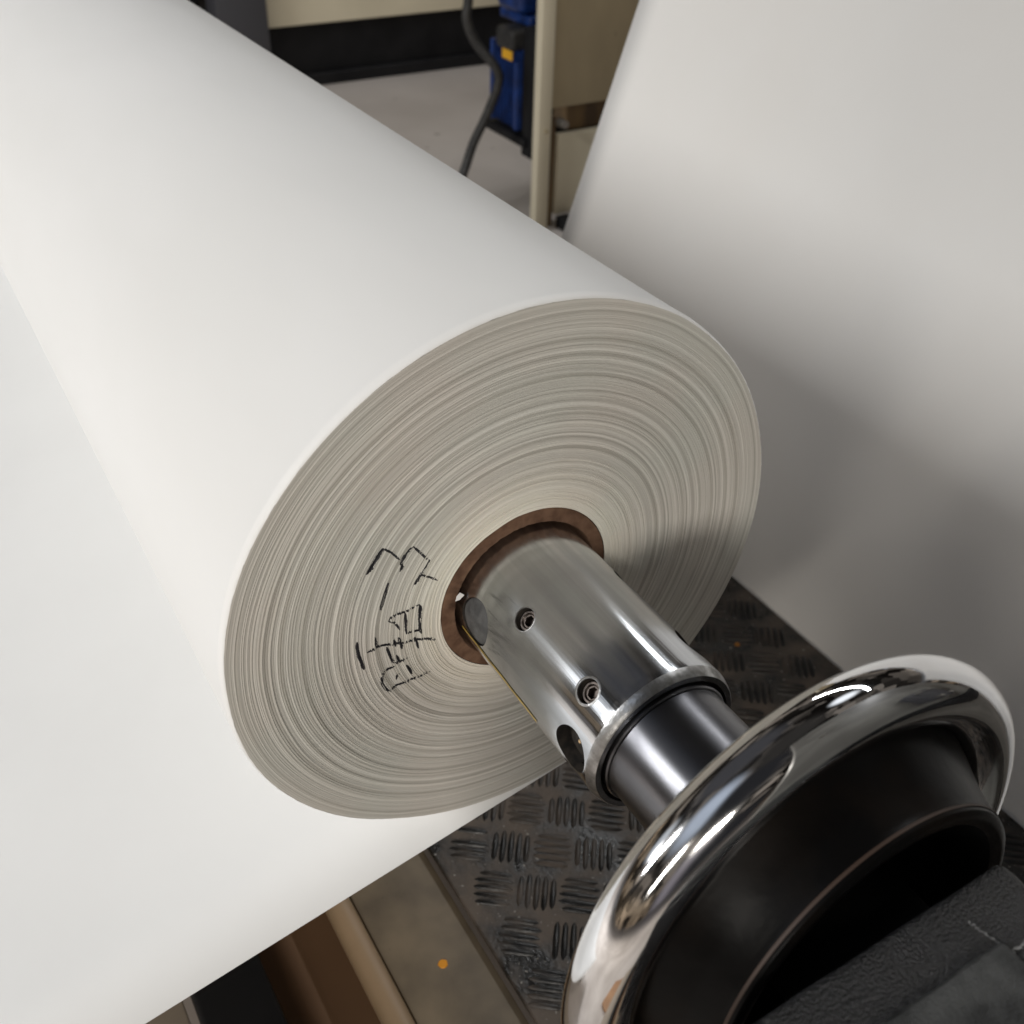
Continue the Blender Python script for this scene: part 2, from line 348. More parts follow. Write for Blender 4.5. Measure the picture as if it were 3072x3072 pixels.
def relief(r, t):
    rr_ = r - 0.04 + 0.0005 * np.sin(t + 0.6) + 0.0003 * np.sin(2 * t + 2.0) + 0.00014 * np.sin(5 * t + r * 90) + 0.00010 * np.sin(11 * t + r * 260) + 0.00006 * np.sin(23 * t - r * 400)
    amp = 0.85 + 0.25 * np.cos(t - PI) + 0.15 * np.sin(3 * t + r * 40)
    z1 = np.interp(rr_, rad_s, relief1); z2 = np.interp(rr_ + 0.0002 * np.sin(7 * t), rad_s, relief2); z3 = np.interp(rr_, rad_s, relief3)
    fade = np.clip((0.1485 - r) / 0.004, 0.1, 1) * (0.7 + 0.3 * np.clip((0.135 - r) / 0.02, 0, 1))
    return -(z1 + z2) * amp * fade - z3 * 0.5
s = np.linspace(0, 1, NR)
SS, TT = np.meshgrid(s, th, indexing='ij')
RRo = (Rs - 0.0007)[None, :]
RR = 0.0462 + SS * (RRo - 0.0462)
YY = relief(RR, TT); YY = np.where(SS > 0.999, 0.0, YY)
V = np.stack([RR * np.cos(TT), YY, RR * np.sin(TT)], -1).reshape(-1, 3)
ii, jj = np.meshgrid(np.arange(NR - 1), np.arange(NT), indexing='ij'); j2 = (jj + 1) % NT
F = np.stack([ii * NT + jj, (ii + 1) * NT + jj, (ii + 1) * NT + j2, ii * NT + j2], -1).reshape(-1, 4)
mesh_obj("layered_end_face", V, F, m_edge, roll, smooth=True)
# far end
revolve("far_end_face", [(0.046, LEN), (0.1485, LEN)], m_edge, roll, n=128)
# cardboard core, slightly ragged
V = []; F = []; NC = 200
cp = [(0.0461, 0.03), (0.0461, 0.0002), (0.0455, -0.0006), (0.0392, -0.0005), (0.0386, 0.0004), (0.0385, 0.06), (0.0385, 0.30)]
for i, (r, y) in enumerate(cp):
    for j in range(NC):
        t = 2 * PI * j / NC
        dr = (0.00025 * math.sin(3 * t + 1) + random.uniform(-0.00008, 0.00008)) if 1 < i < 6 else 0
        V.append(((r + dr) * math.cos(t), y + (random.uniform(-0.0002, 0.0002) if 1 < i < 5 else 0), (r + dr) * math.sin(t)))
for i in range(len(cp) - 1):
    for j in range(NC):
        q = (j + 1) % NC; F.append((i * NC + j, (i + 1) * NC + j, (i + 1) * NC + q, i * NC + q))
mesh_obj("cardboard_core", V, F, m_card, roll, sharp=50)

# black marker scribble, riding on the ridges
STROKES = [(3, [(-0.073, 0.0535), (-0.076, 0.0491), (-0.0791, 0.045), (-0.0813, 0.0422)]), (0.7, [(-0.073, 0.0535), (-0.0692, 0.0497), (-0.0654, 0.0442)]), (1.5, [(-0.0657, 0.0375), (-0.0645, 0.0398), (-0.0649, 0.0427), (-0.0631, 0.0453), (-0.0612, 0.0473), (-0.0588, 0.049)]), (1, [(-0.0588, 0.049), (-0.0555, 0.0444), (-0.0532, 0.0407), (-0.0512, 0.0386)]), (1.6, [(-0.0512, 0.0386), (-0.0531, 0.0355), (-0.0552, 0.0326), (-0.0575, 0.0292), (-0.0599, 0.0271)]), (0.8, [(-0.0559, 0.0321), (-0.0493, 0.027), (-0.0475, 0.0252)]), (3, [(-0.0714, 0.0337), (-0.0728, 0.0294), (-0.0742, 0.025), (-0.076, 0.0197)]), (1.3, [(-0.0726, 0.0113), (-0.0719, 0.0129), (-0.0698, 0.0137), (-0.0644, 0.0135), (-0.0607, 0.0141), (-0.057, 0.0147)]), (2.2, [(-0.057, 0.0147), (-0.0565, 0.013), (-0.057, 0.0066), (-0.0572, -0.0001), (-0.0564, -0.0035)]), (1.3, [(-0.0563, -0.0013), (-0.0606, -0.0001), (-0.0643, 0.0001)]), (1.3, [(-0.0644, 0.0135), (-0.0641, 0.0075), (-0.0643, 0.0001)]), (1, [(-0.0726, 0.0113), (-0.07, 0.0098), (-0.0683, 0.0065), (-0.0672, 0.0037)]), (2, [(-0.0798, 0.005), (-0.0794, 0.0019), (-0.0787, -0.0022)]), (1.6, [(-0.0841, -0.0027), (-0.079, -0.0015), (-0.0742, -0.0021), (-0.0676, -0.0044), (-0.0596, -0.0059), (-0.0533, -0.008), (-0.0493, -0.0105)]), (2, [(-0.0705, -0.0008), (-0.0695, -0.0058)]), (2, [(-0.068, -0.0004), (-0.0665, -0.0088)]), (2, [(-0.0601, -0.0037), (-0.0593, -0.0075), (-0.0582, -0.0121)]), (2.4, [(-0.0883, 0.006), (-0.0884, 0.0024), (-0.088, -0.0031), (-0.087, -0.0074), (-0.086, -0.0125)]), (1.6, [(-0.0743, -0.0036), (-0.073, -0.0095), (-0.0717, -0.014), (-0.0687, -0.0163), (-0.0637, -0.0148)]), (1.6, [(-0.0697, -0.0111), (-0.0678, -0.0171)]), (1.8, [(-0.0651, -0.0196), (-0.0636, -0.0227), (-0.0621, -0.0271)]), (1.8, [(-0.071, -0.0175), (-0.0738, -0.0177), (-0.0763, -0.0189), (-0.078, -0.0227), (-0.0776, -0.0261), (-0.0762, -0.0297), (-0.0742, -0.0324)]), (1.6, [(-0.0742, -0.0324), (-0.0706, -0.0305), (-0.0655, -0.0302), (-0.0598, -0.0303), (-0.0526, -0.0298)]), (1.2, [(-0.0704, -0.0266), (-0.07, -0.0236), (-0.0687, -0.0226)])]
V = []; F = []
for wd, L in STROKES:
    P = []
    for a, c in zip(L[:-1], L[1:]):
        n = max(2, int(math.dist(a, c) / 0.00025))
        for i in range(n): P.append((a[0] + (c[0] - a[0]) * i / n, a[1] + (c[1] - a[1]) * i / n))
    P.append(L[-1]); prev = None; w0 = (0.38 + wd * 0.19) * 0.001
    for i, p in enumerate(P):
        a = P[max(i - 1, 0)]; c = P[min(i + 1, len(P) - 1)]; dx, dz = c[0] - a[0], c[1] - a[1]; l = math.hypot(dx, dz) + 1e-9
        nx, nz = -dz / l, dx / l; r = math.hypot(*p); t = math.atan2(p[1], p[0])
        radial = abs(dx * p[0] + dz * p[1]) / l / r           # 1 across the layers, 0 along them
        hgt = float(relief(np.array(r), np.array(t)))
        loc = float(np.mean([relief(np.array(r + d), np.array(t)) for d in (-0.0012, -0.0006, 0, 0.0006, 0.0012)]))
        on = (hgt < loc + 0.00028) or radial < 0.5
        if not on: prev = None; continue
        w = w0 * (0.8 + 0.4 * random.random()) * min(1.0, 0.35 + min(i, len(P) - 1 - i) * 0.08)
        row = []
        for sgn in (-1, -0.5, 0, 0.5, 1):
            x_, z_ = p[0] + nx * w * sgn, p[1] + nz * w * sgn
            y_ = float(relief(np.array(math.hypot(x_, z_)), np.array(math.atan2(z_, x_)))) - 0.00015
            V.append((x_, y_, z_)); row.append(len(V) - 1)
        if prev:
            for q_ in range(4): F.append((prev[q_], prev[q_ + 1], row[q_ + 1], row[q_]))
        prev = row
mesh_obj("marker_writing", V, F, m_ink, roll)

# ------------------------------------------------------------------ the sheet leaving the roll
ang = math.radians(-101.8 - 0.0)
def web_pts():
    R = 0.14935; a0 = math.radians(-78.2); pts = []
    for i in range(12): # hugging the underside of the roll
        a = math.radians(-40) + (a0 - math.radians(-40)) * i / 11
        pts.append(((R + 0.0004) * math.cos(a), (R + 0.0004) * math.sin(a)))
    p = (R * math.cos(a0), R * math.sin(a0)); d = (-math.cos(math.radians(11.8)), -math.sin(math.radians(11.8)))
    for i in range(1, 61):
        s_ = i * 0.03; pts.append((p[0] + d[0] * s_, p[1] - 0.0004 + d[1] * s_ - 0.0015 * math.sin(min(s_, 1.2) / 1.2 * PI)))
    return pts
wp = web_pts()
ys = np.linspace(0.0, LEN, 26)
V = [(px, y, pz) for y in ys for px, pz in wp]; n = len(wp)
F = [(i * n + j, i * n + j + 1, (i + 1) * n + j + 1, (i + 1) * n + j) for i in range(len(ys) - 1) for j in range(n - 1)]
web = mesh_obj("paper_sheet", V, F, m_web, None, smooth=True, origin=(-0.3, 0.5, -0.21))
so = web.modifiers.new("thickness", 'SOLIDIFY'); so.thickness = 0.0003; so.offset = 0
tag(web, "bright white paper sheet running out from under the big roll towards the lower left", "paper sheet", kind=None)

# ------------------------------------------------------------------ second sheet, rising behind the roll
p0 = np.array((0.4838, -0.1626)); p1 = np.array((0.5724, 0.0939)); d = (p1 - p0) / np.linalg.norm(p1 - p0)
V = []; ys = np.linspace(-0.34, 0.70, 30); ss = np.linspace(-0.225, 0.52, 40)
for y in ys:
    for s_ in ss:
        q = p0 + d * s_
        V.append((q[0] + 0.0012 * math.sin(s_ * 7 + y * 3), y + 0.0, q[1]))
# the sheet passes over a guide roller below the deck edge
n = len(ss); F = [(i * n + j, i * n + j + 1, (i + 1) * n + j + 1, (i + 1) * n + j) for i in range(len(ys) - 1) for j in range(n - 1)]
web2 = mesh_obj("paper_sheet", V, F, m_web_warm, None, smooth=True, origin=(0.45, 0.0, -0.3))
so = web2.modifiers.new("thickness", 'SOLIDIFY'); so.thickness = 0.0003; so.offset = 0
tag(web2, "steep wide paper sheet rising behind the roll on the right, crossed by soft shadows", "paper sheet")

roller = revolve("guide_roller", [(0.0, -0.40), (0.036, -0.40), (0.040, -0.396), (0.040, 0.746), (0.036, 0.75), (0.0, 0.75)], mat("roller_steel", (0.35, 0.35, 0.36), rough=0.3, metal=1.0), None, n=64)
roller.location = (0.4838 + 0.326 * 0.52 + 0.0379, 0.0, -0.1626 + 0.945 * 0.52 - 0.013)
tag(roller, "steel guide roller at the top of the steep right-hand sheet", "roller")

# ================================================================== THE SHAFT
shaft = empty("winding_shaft"); tag(shaft, "polished steel winding shaft with screws and round holes, sticking out of the roll core", "shaft")
RSL = 0.0365
def cutter(th_deg, y, rad, depth, sy=1.0):
    """a cylinder standing on the shaft surface at an angle"""
    t = math.radians(th_deg); n_ = Vector((math.cos(t), 0, math.sin(t)))
    bm = bmesh.new(); bmesh.ops.create_cone(bm, cap_ends=True, segments=64, radius1=rad, radius2=rad, depth=depth + 0.02)
    mtx = Vector((0, 0, 1)).rotation_difference(n_).to_matrix().to_4x4(); mtx.translation = n_ * (RSL - depth / 2 + 0.01) + Vector((0, y, 0))
    bm.transform(mtx); me = bpy.data.meshes.new("cut"); bm.to_mesh(me); bm.free()
    return me
HOLES = [(136.6, -0.0415, 0.0053, 0.010), (136.6, -0.0904, 0.0053, 0.010), (179, -0.0952, 0.0104, 0.016), (171, -0.0143, 0.0114, 0.010), (36, -0.0400, 0.0080, 0.014), (37, -0.0885, 0.0100, 0.014)]
NS = 384; yv = np.concatenate([[0.34, 0.2], np.linspace(0.06, -0.1065, 40)])
sprof = [(RSL, y) for y in yv] + [(0.0363, -0.1075), (0.0352, -0.1108), (0.0347, -0.1113)]
tt = np.linspace(0, 2 * PI, NS, endpoint=False)
V = [(r * math.cos(t), y, r * math.sin(t)) for r, y in sprof for t in tt]
m_ = len(sprof)
F = [(i * NS + j, i * NS + (j + 1) % NS, (i + 1) * NS + (j + 1) % NS, (i + 1) * NS + j) for i in range(m_ - 1) for j in range(NS)]
F.append(tuple(range(NS))[::-1]); F.append(tuple((m_ - 1) * NS + j for j in range(NS)))
sl = mesh_obj("sleeve", V, F, m_sleeve, shaft)
bm = bmesh.new(); bm.from_mesh(sl.data); bmesh.ops.recalc_face_normals(bm, faces=bm.faces); bm.to_mesh(sl.data); bm.free()
sl.data.materials.append(m_hole)
cutters = []
for hdef in HOLES:
    me = cutter(*hdef); me.materials.append(m_sleeve); me.materials.append(m_hole)
    for p in me.polygons: p.material_index = 1
    o = bpy.data.objects.new("cut", me); col.objects.link(o); cutters.append(o)
# recess in the end face for the journal
bm = bmesh.new(); bmesh.ops.create_cone(bm, cap_ends=True, segments=192, radius1=0.0322, radius2=0.0322, depth=0.03)
bm.transform(Matrix.Translation((0, -0.1113, 0)) @ Matrix.Rotation(PI / 2, 4, 'X')); me = bpy.data.meshes.new("cut"); bm.to_mesh(me); bm.free()
me.materials.append(m_sleeve); me.materials.append(m_hole)
for p in me.polygons: p.material_index = 1
o = bpy.data.objects.new("cut", me); col.objects.link(o); cutters.append(o)
for c in cutters:
    md = sl.modifiers.new("b", 'BOOLEAN'); md.operation = 'DIFFERENCE'; md.solver = 'EXACT'; md.object = c
    try: md.material_mode = 'INDEX'
    except Exception: pass
bpy.context.view_layer.update()
dg = bpy.context.evaluated_depsgraph_get(); newme = bpy.data.meshes.new_from_object(sl.evaluated_get(dg))
sl.modifiers.clear(); old = sl.data; sl.data = newme
for c in cutters: bpy.data.objects.remove(c)
sl.data.polygons.foreach_set('use_smooth', [True] * len(sl.data.polygons)); sl.data.set_sharp_from_angle(angle=math.radians(30))
sl.data.name = "sleeve"
# the turned chamfer of the sleeve end gets its rough finish
sl.data.materials.append(m_turned)
for p in sl.data.polygons:
    c = p.center; r_ = math.hypot(c.x, c.z)
    if c.y < -0.1064 and r_ > 0.0323 and p.material_index == 0: p.material_index = 2
def rotY(name, deg, y, rr, mesh_fn, material, parent, sharp=30):
    """build a small fitting along +Z and stand it on the shaft at an angle"""
    bm = bmesh.new(); mesh_fn(bm); t = math.radians(deg); n_ = Vector((math.cos(t), 0, math.sin(t)))
    ax = Vector((0, 1, 0)); sd = ax.cross(n_)
    mtx = Matrix((sd, ax, n_)).transposed().to_4x4(); mtx.translation = n_ * rr + Vector((0, y, 0)); bm.transform(mtx)
    bmesh.ops.recalc_face_normals(bm, faces=bm.faces)
    return bm_obj(name, bm, material, parent, sharp)
def screw_fn(bm):
    ring = []
    pr = [(0.0050, -0.003), (0.0050, 0.0), (0.0044, 0.0005), (0.0036, 0.0005), (0.0033, 0.0), (0.0030, -0.0004)]
    for r, z in pr: ring.append([bm.verts.new((r * math.cos(2 * PI * i / 48), r * math.sin(2 * PI * i / 48), z)) for i in range(48)])
    hexr = 0.0023
    def hx(a):
        a = (a + PI / 6) % (PI / 3) - PI / 6; return hexr / math.cos(a)
    for z in (-0.0004, -0.0035): ring.append([bm.verts.new((hx(2 * PI * i / 48) * math.cos(2 * PI * i / 48), hx(2 * PI * i / 48) * math.sin(2 * PI * i / 48), z)) for i in range(48)])
    for a, c in zip(ring[:-1], ring[1:]):
        for i in range(48): bm.faces.new((a[i], a[(i + 1) % 48], c[(i + 1) % 48], c[i]))
    bm.faces.new(ring[-1])
for (dg_, y_, rr) in ((136.6, -0.0415, 0.0332), (136.6, -0.0904, 0.0330)):
    rotY("set_screw", dg_, y_, rr, screw_fn, m_screw, shaft)
# filed ring round the nearer screw hole and burr at the others
def lip(name, deg, y, rad, wid, hgt, material):
    V = []; F = []; N = 72; t0 = math.radians(deg)
    pr = [(rad - 0.0001, -0.0006), (rad, hgt), (rad + wid * 0.8, hgt), (rad + wid, -0.00004)]
    for r, hz in pr:
        for i in range(N):
            a = 2 * PI * i / N; yy = y + r * math.sin(a); tt_ = t0 + math.asin(max(-1, min(1, r * math.cos(a) / RSL))); q = RSL + hz
            V.append((q * math.cos(tt_), yy, q * math.sin(tt_)))
    for k_ in range(3):
        for i in range(N): F.append((k_ * N + i, k_ * N + (i + 1) % N, (k_ + 1) * N + (i + 1) % N, (k_ + 1) * N + i))
    return mesh_obj(name, V, F, material, shaft, sharp=40)
lip("filed_ring", 136.6, -0.0904, 0.0053, 0.0011, 0.00006, m_turned)
lip("filed_ring", 136.6, -0.0415, 0.0053, 0.0006, 0.00004, m_turned)
# gripper pad in the round hole by the core
def pad_fn(bm, rad=0.0110, dome=0.0008):
    rings = []
    for fr, z in ((1.0, -0.006), (1.0, -0.0004), (0.95, 0.0), (0.7, dome * 0.3), (0.4, dome * 0.5), (0.15, dome * 0.5)):
        rings.append([bm.verts.new((rad * fr * math.cos(2 * PI * i / 48), rad * fr * math.sin(2 * PI * i / 48), z + (random.uniform(-0.0001, 0.0001) if 0.1 < fr < 0.9 else 0) - (rad * fr * math.cos(2 * PI * i / 48)) ** 2 / 2 / RSL)) for i in range(48)])
    for a, c in zip(rings[:-1], rings[1:]):
        for i in range(48): bm.faces.new((a[i], a[(i + 1) % 48], c[(i + 1) % 48], c[i]))
    bm.faces.new(rings[-1])
rotY("gripper_pad", 171, -0.0143, 0.0358, pad_fn, m_rubber, shaft)
rotY("gripper_pad", 179, -0.0952, 0.0300, lambda bm: pad_fn(bm, 0.0102, 0.0), m_hole, shaft)
def pin_fn(bm):
    bmesh.ops.create_cone(bm, cap_ends=True, segments=24, radius1=0.0010, radius2=0.0008, depth=0.003)
rotY("brass_pin", 172, -0.0965, 0.0318, pin_fn, m_brass, shaft)
# yellow stripe along the underside
V = []; F = []
for i in range(30):
    y_ = -0.003 - i * 0.0655 / 29
    for a in (-172.5, -169.3):
        t = math.radians(a + i * 0.17 + 0.3 * math.sin(i * 0.7)); V.append(((RSL + 0.0003) * math.cos(t), y_, (RSL + 0.0003) * math.sin(t)))
for i in range(29): F.append((2 * i, 2 * i + 1, 2 * i + 3, 2 * i + 2))
mesh_obj("yellow_stripe", V, F, m_yellow, shaft, smooth=True)
# journal
revolve("journal", [(0.0305, -0.096), (0.0305, -0.1122), (0.0300, -0.1128), (0.0291, -0.1130), (0.0290, -0.1136), (0.0290, -0.205)], m_journal, shaft, n=192)
revolve("journal_end", [(0.0290, -0.2055), (0.0290, -0.24)], m_recess, shaft, n=96)  # blackened to paint in the shade inside the cup
revolve("journal_seat", [(0.0322, -0.1085), (0.0306, -0.1085)], m_hole, shaft, n=96)

# ================================================================== HAND WHEEL AND CHUCK
TN = (-0.0055, 1.0, -0.0524); TCN = np.array((0.0, -0.1927, 0.0))
wheel = empty("hand_wheel"); wheel.location = (0, -0.1927, 0); tag(wheel, "thick chrome-plated hand wheel with a black cupped hub on the shaft", "hand wheel")
def tilted(prof, name, material, closed=False, sharp=30, n=256):
    return revolve(name, [(r, y) for r, y in prof], material, wheel, n=n, closed=closed, sharp=sharp, tilt=(TCN, TN))
RT, rt = 0.0902, 0.0119
tilted([(RT + rt * math.cos(a), -0.1927 + rt * math.sin(a)) for a in np.linspace(0, 2 * PI, 72, endpoint=False)], "chrome_rim", m_chrome, closed=True, sharp=60, n=320)
hp = [(0.0295, -0.186), (0.076, -0.186), (0.0795, -0.1885), (0.0785, -0.1960), (0.0765, -0.2000)]
hp += [(0.0762 - 0.0098 * f - 0.0008 * math.sin(f * PI), -0.2005 - 0.0215 * f) for f in np.linspace(0, 1, 10)]
hp += [(0.0664, -0.2228), (0.0658, -0.2242), (0.0645, -0.2250), (0.0625, -0.2252), (0.0605, -0.2248), (0.0590, -0.2235)]
tilted(hp, "cupped_hub", m_hub, sharp=35)
tilted([(0.06650, -0.2219), (0.06675, -0.2226), (0.06655, -0.2232)], "worn_rust_edge", mat("rust_edge", (0.035, 0.018, 0.01), rough=0.6), sharp=60)
tilted([(0.0590, -0.2235), (0.0580, -0.2200), (0.0570, -0.2040), (0.0550, -0.2020), (0.0295, -0.2010)], "hub_recess", m_recess, sharp=35)

# ================================================================== BEARING STAND
stand = empty("bearing_stand"); tag(stand, "black painted cast-iron bearing stand in front of the hand wheel hub, bottom right", "bearing stand")
def noisy_block(name, lo, hi, bev, material, cuts=30, amp=0.0005, extra=None):
    bm = bmesh.new(); add_box(bm, lo, hi, bev, 4)
    bmesh.ops.subdivide_edges(bm, edges=[e for e in bm.edges if e.calc_length() > 0.006], cuts=6, use_grid_fill=True)
    for v in bm.verts:
        nz = math.sin(v.co.x * 310 + v.co.y * 170) * math.sin(v.co.z * 260 + v.co.x * 90) + 0.6 * math.sin(v.co.x * 730 + 1.3) * math.sin(v.co.y * 650)
        v.co += v.normal * nz * amp
    return bm_obj(name, bm, material, stand, 50)
noisy_block("top_ledge", (-0.088, -0.268, -0.02), (0.0365, -0.2335, 0.0455), 0.0030, m_cast, amp=0.0003)
noisy_block("upper_block", (-0.088, -0.330, -0.02), (0.0120, -0.2530, 0.0480), 0.0022, m_castgrey, amp=0.0003)
noisy_block("side_cheek", (0.0115, -0.330, -0.02), (0.0345, -0.2575, 0.0466), 0.0022, m_castgrey, amp=0.0004)
noisy_block("pedestal", (-0.070, -0.320, -0.352), (0.030, -0.250, -0.018), 0.004, m_cast, amp=0.0003)
# chipped paint lines along the joints
V = []; F = []
def chip_line(pts, wid):
    n0 = len(V)
    for i, p in enumerate(pts):
        a = Vector(pts[max(0, i - 1)]); c = Vector(pts[min(len(pts) - 1, i + 1)]); dd = (c - a).normalized(); sd = Vector((0, 0, 1)).cross(dd).normalized()
        w = wid * random.uniform(0.3, 1.2)
        for sg in (-1, 1): V.append(Vector(p) + sd * w * sg + Vector((0, 0, random.uniform(0, 0.0004))))
    for i in range(len(pts) - 1): F.append((n0 + 2 * i, n0 + 2 * i + 1, n0 + 2 * i + 3, n0 + 2 * i + 2))
def seq(a, c, n_, j=0.0004):
    return [tuple(a[k_] + (c[k_] - a[k_]) * i / n_ + (random.uniform(-j, j) if k_ < 2 else 0) for k_ in range(3)) for i in range(n_ + 1)]
chip_line(seq((0.0345, -0.2560, 0.0462), (0.0115, -0.2575, 0.0468), 60, 0.0006), 0.0005)
chip_line(seq((0.0085, -0.2440, 0.0460), (0.0115, -0.2570, 0.0462), 40, 0.0006), 0.0003)
mesh_obj("chipped_seam", V, F, m_chip, stand)

# ================================================================== TREAD PLATE DECK
PZ = -0.350
deck = empty("tread_plate", (0.2, 0.2, PZ)); tag(deck, "dark worn tread plate deck with five-bar pattern beneath the shaft", "tread plate")
box_obj("plate", (0.0, -0.9, PZ - 0.006), (0.414, 1.0, PZ), m_plate, deck, 0.001, 1)
e1 = Vector((math.cos(math.radians(-37)), math.sin(math.radians(-37)), 0)); e2 = Vector((-e1.y, e1.x, 0))
v1 = Vector((0.0257, -0.0183, 0)); v2 = Vector((0.0290, 0.0244, 0)); org = Vector((0.080, 0.0715, PZ)); V = []; F = []
for i in range(-45, 46):
    for j in range(-45, 46):
        c = org + v1 * i + v2 * j
        if not (0.012 < c.x < 0.40 and -0.5 < c.y < 0.75): continue
        hflag = (i + j) % 2 == 0
        a, b_ = (e1, e2) if hflag else (e2, e1)
        for k_ in range(-2, 3):
            cc = c + b_ * (k_ * 0.0060) + a * random.uniform(-0.0006, 0.0006)
            L2 = 0.0148 * (1.0 if abs(k_) < 2 else 0.85); n0 = len(V)
            hgt = 0.0020 * random.uniform(0.55, 1.15)
            if random.random() < 0.05: continue
            for s_, wd, hz in ((-1, 0.0003, 0.0), (-0.75, 0.0013, hgt * 0.8), (0, 0.0016, hgt), (0.75, 0.0013, hgt * 0.8), (1, 0.0003, 0.0)):
                q = cc + a * (L2 * s_)
                V += [q - b_ * wd * 1.6 + Vector((0, 0, -0.0002)), q - b_ * wd * 0.7 + Vector((0, 0, hz)), q + b_ * wd * 0.7 + Vector((0, 0, hz)), q + b_ * wd * 1.6 + Vector((0, 0, -0.0002))]
            for r_ in range(4):
                for w_ in range(3): F.append((n0 + r_ * 4 + w_, n0 + r_ * 4 + w_ + 1, n0 + (r_ + 1) * 4 + w_ + 1, n0 + (r_ + 1) * 4 + w_))
mesh_obj("raised_bars", V, F, m_bar, deck, smooth=True)
bm = bmesh.new(); bmesh.ops.create_cone(bm, cap_ends=True, segments=14, radius1=0.0028, radius2=0.0020, depth=0.0012); bm.transform(Matrix.Translation((0.352, 0.176, PZ + 0.001)))
bm_obj("orange_paint_spot", bm, mat("grimy_orange_paint", (0.30, 0.12, 0.015), rough=0.6), deck)

# ================================================================== MACHINE BASE LEFT OF THE DECK
base = empty("machine_base", (-0.05, 0.0, -0.36)); tag(base, "dirty beige flat metal strip with an orange paint dot beside the tread plate", "machine base")
box_obj("beige_strip", (-0.0665, -0.9, -0.372), (-0.0015, 1.0, -0.360), m_strip, base, 0.0015, 2)
bm = bmesh.new(); bmesh.ops.create_cone(bm, cap_ends=True, segments=18, radius1=0.0036, radius2=0.0030, depth=0.0008)
for v in bm.verts: v.co.x *= 1.0 + 0.1 * math.sin(5 * math.atan2(v.co.y, v.co.x))
bm.transform(Matrix.Translation((-0.032, 0.037, -0.3598))); bm_obj("orange_paint_spot", bm, m_orange, base)
rail = box_obj("guide_rail", (-0.0860, -0.9, -0.376), (-0.0672, 1.0, -0.354), m_rail, None, 0.0085, 6); tag(rail, "rounded tan rail running along the left side of the beige strip", "rail")
board = box_obj("brown_board", (-0.150, -0.9, -0.42), (-0.0670, 1.0, -0.392), m_brown, None, 0.001, 1); tag(board, "dark brown board lying low between the tan rail and the black bar", "board")
bar = box_obj("black_bar", (-0.190, -0.9, -0.40), (-0.1405, 1.0, -0.36), m_black, None, 0.004, 3); tag(bar, "square black bar under the edge of the white sheet, lower left", "bar")
beam_l = box_obj("tan_beam", (-0.34, -0.9, -0.44), (-0.195, 1.0, -0.42), mat("pale_tan_paint", (0.36, 0.30, 0.235), rough=0.6), None, 0.002, 2); tag(beam_l, "pale tan beam left of the black bar, at the bottom edge", "beam")

# ================================================================== BACKGROUND MACHINES
mach = empty("far_machine", (1.9, 3.9, FZ)); tag(mach, "far cream machine with a black skirt standing on the grey floor", "machine")
box_obj("cream_panel", (1.151, 3.70, -0.578), (3.2, 3.78, 0.6), m_cream, mach, 0.006, 2)
box_obj("black_skirt", (0.3, 3.74, FZ), (3.6, 4.4, -0.50), m_black, mach, 0.004, 1)
box_obj("dark_column", (0.96, 3.62, FZ), (1.146, 3.735, 0.8), m_grey, mach, 0.006, 2)
box_obj("black_body", (-1.5, 3.80, FZ), (0.955, 4.4, 0.8), m_black, mach, 0.006, 1)
box_obj("lower_edge", (0.3, 3.705, FZ), (3.6, 3.735, -0.755), m_black, mach, 0.004, 1)

cab = empty("cream_cabinet", (1.5, 2.1, FZ)); tag(cab, "cream-painted cabinet with a square post, between the blue motor and the right sheet", "cabinet")
box_obj("corner_post", (1.306, 2.05, FZ), (1.347, 2.08, 0.7), m_cream, cab, 0.004, 2)
box_obj("darker_panel", (1.3525, 2.062, -0.468), (1.95, 2.10, 0.7), m_creamdark, cab, 0.003, 2)
box_obj("panel_underside", (1.43, 2.105, -0.545), (1.95, 2.30, -0.475), m_recess_brown, cab, 0.002, 1)  # shade of the gap under the panel, painted brown
box_obj("shaded_channel", (1.3525, 2.085, FZ), (1.384, 2.11, -0.50), m_recess_brown, cab, 0.001, 1)  # shadowed recess beside the post, its shade in the colour
box_obj("lower_panel", (1.3865, 2.075, -0.765), (1.95, 2.10, -0.545), m_cream, cab, 0.004, 2)
bm = bmesh.new(); bmesh.ops.create_cone(bm, cap_ends=True, segments=16, radius1=0.013, radius2=0.010, depth=0.03)
bm.transform(Matrix.Translation((1.385, 2.055, -0.508)) @ Matrix.Rotation(PI / 2, 4, 'X')); bm_obj("bolt", bm, m_steel, cab)
bm = bmesh.new(); bmesh.ops.create_cone(bm, cap_ends=True, segments=6, radius1=0.006, radius2=0.005, depth=0.006)
bm.transform(Matrix.Translation((1.330, 2.048, -0.520)) @ Matrix.Rotation(PI / 2, 4, 'X')); bm_obj("small_bolt", bm, m_creamdark, cab)
box_obj("black_foot", (1.388, 2.02, FZ), (1.43, 2.075, -0.765), m_black, cab, 0.006, 2)

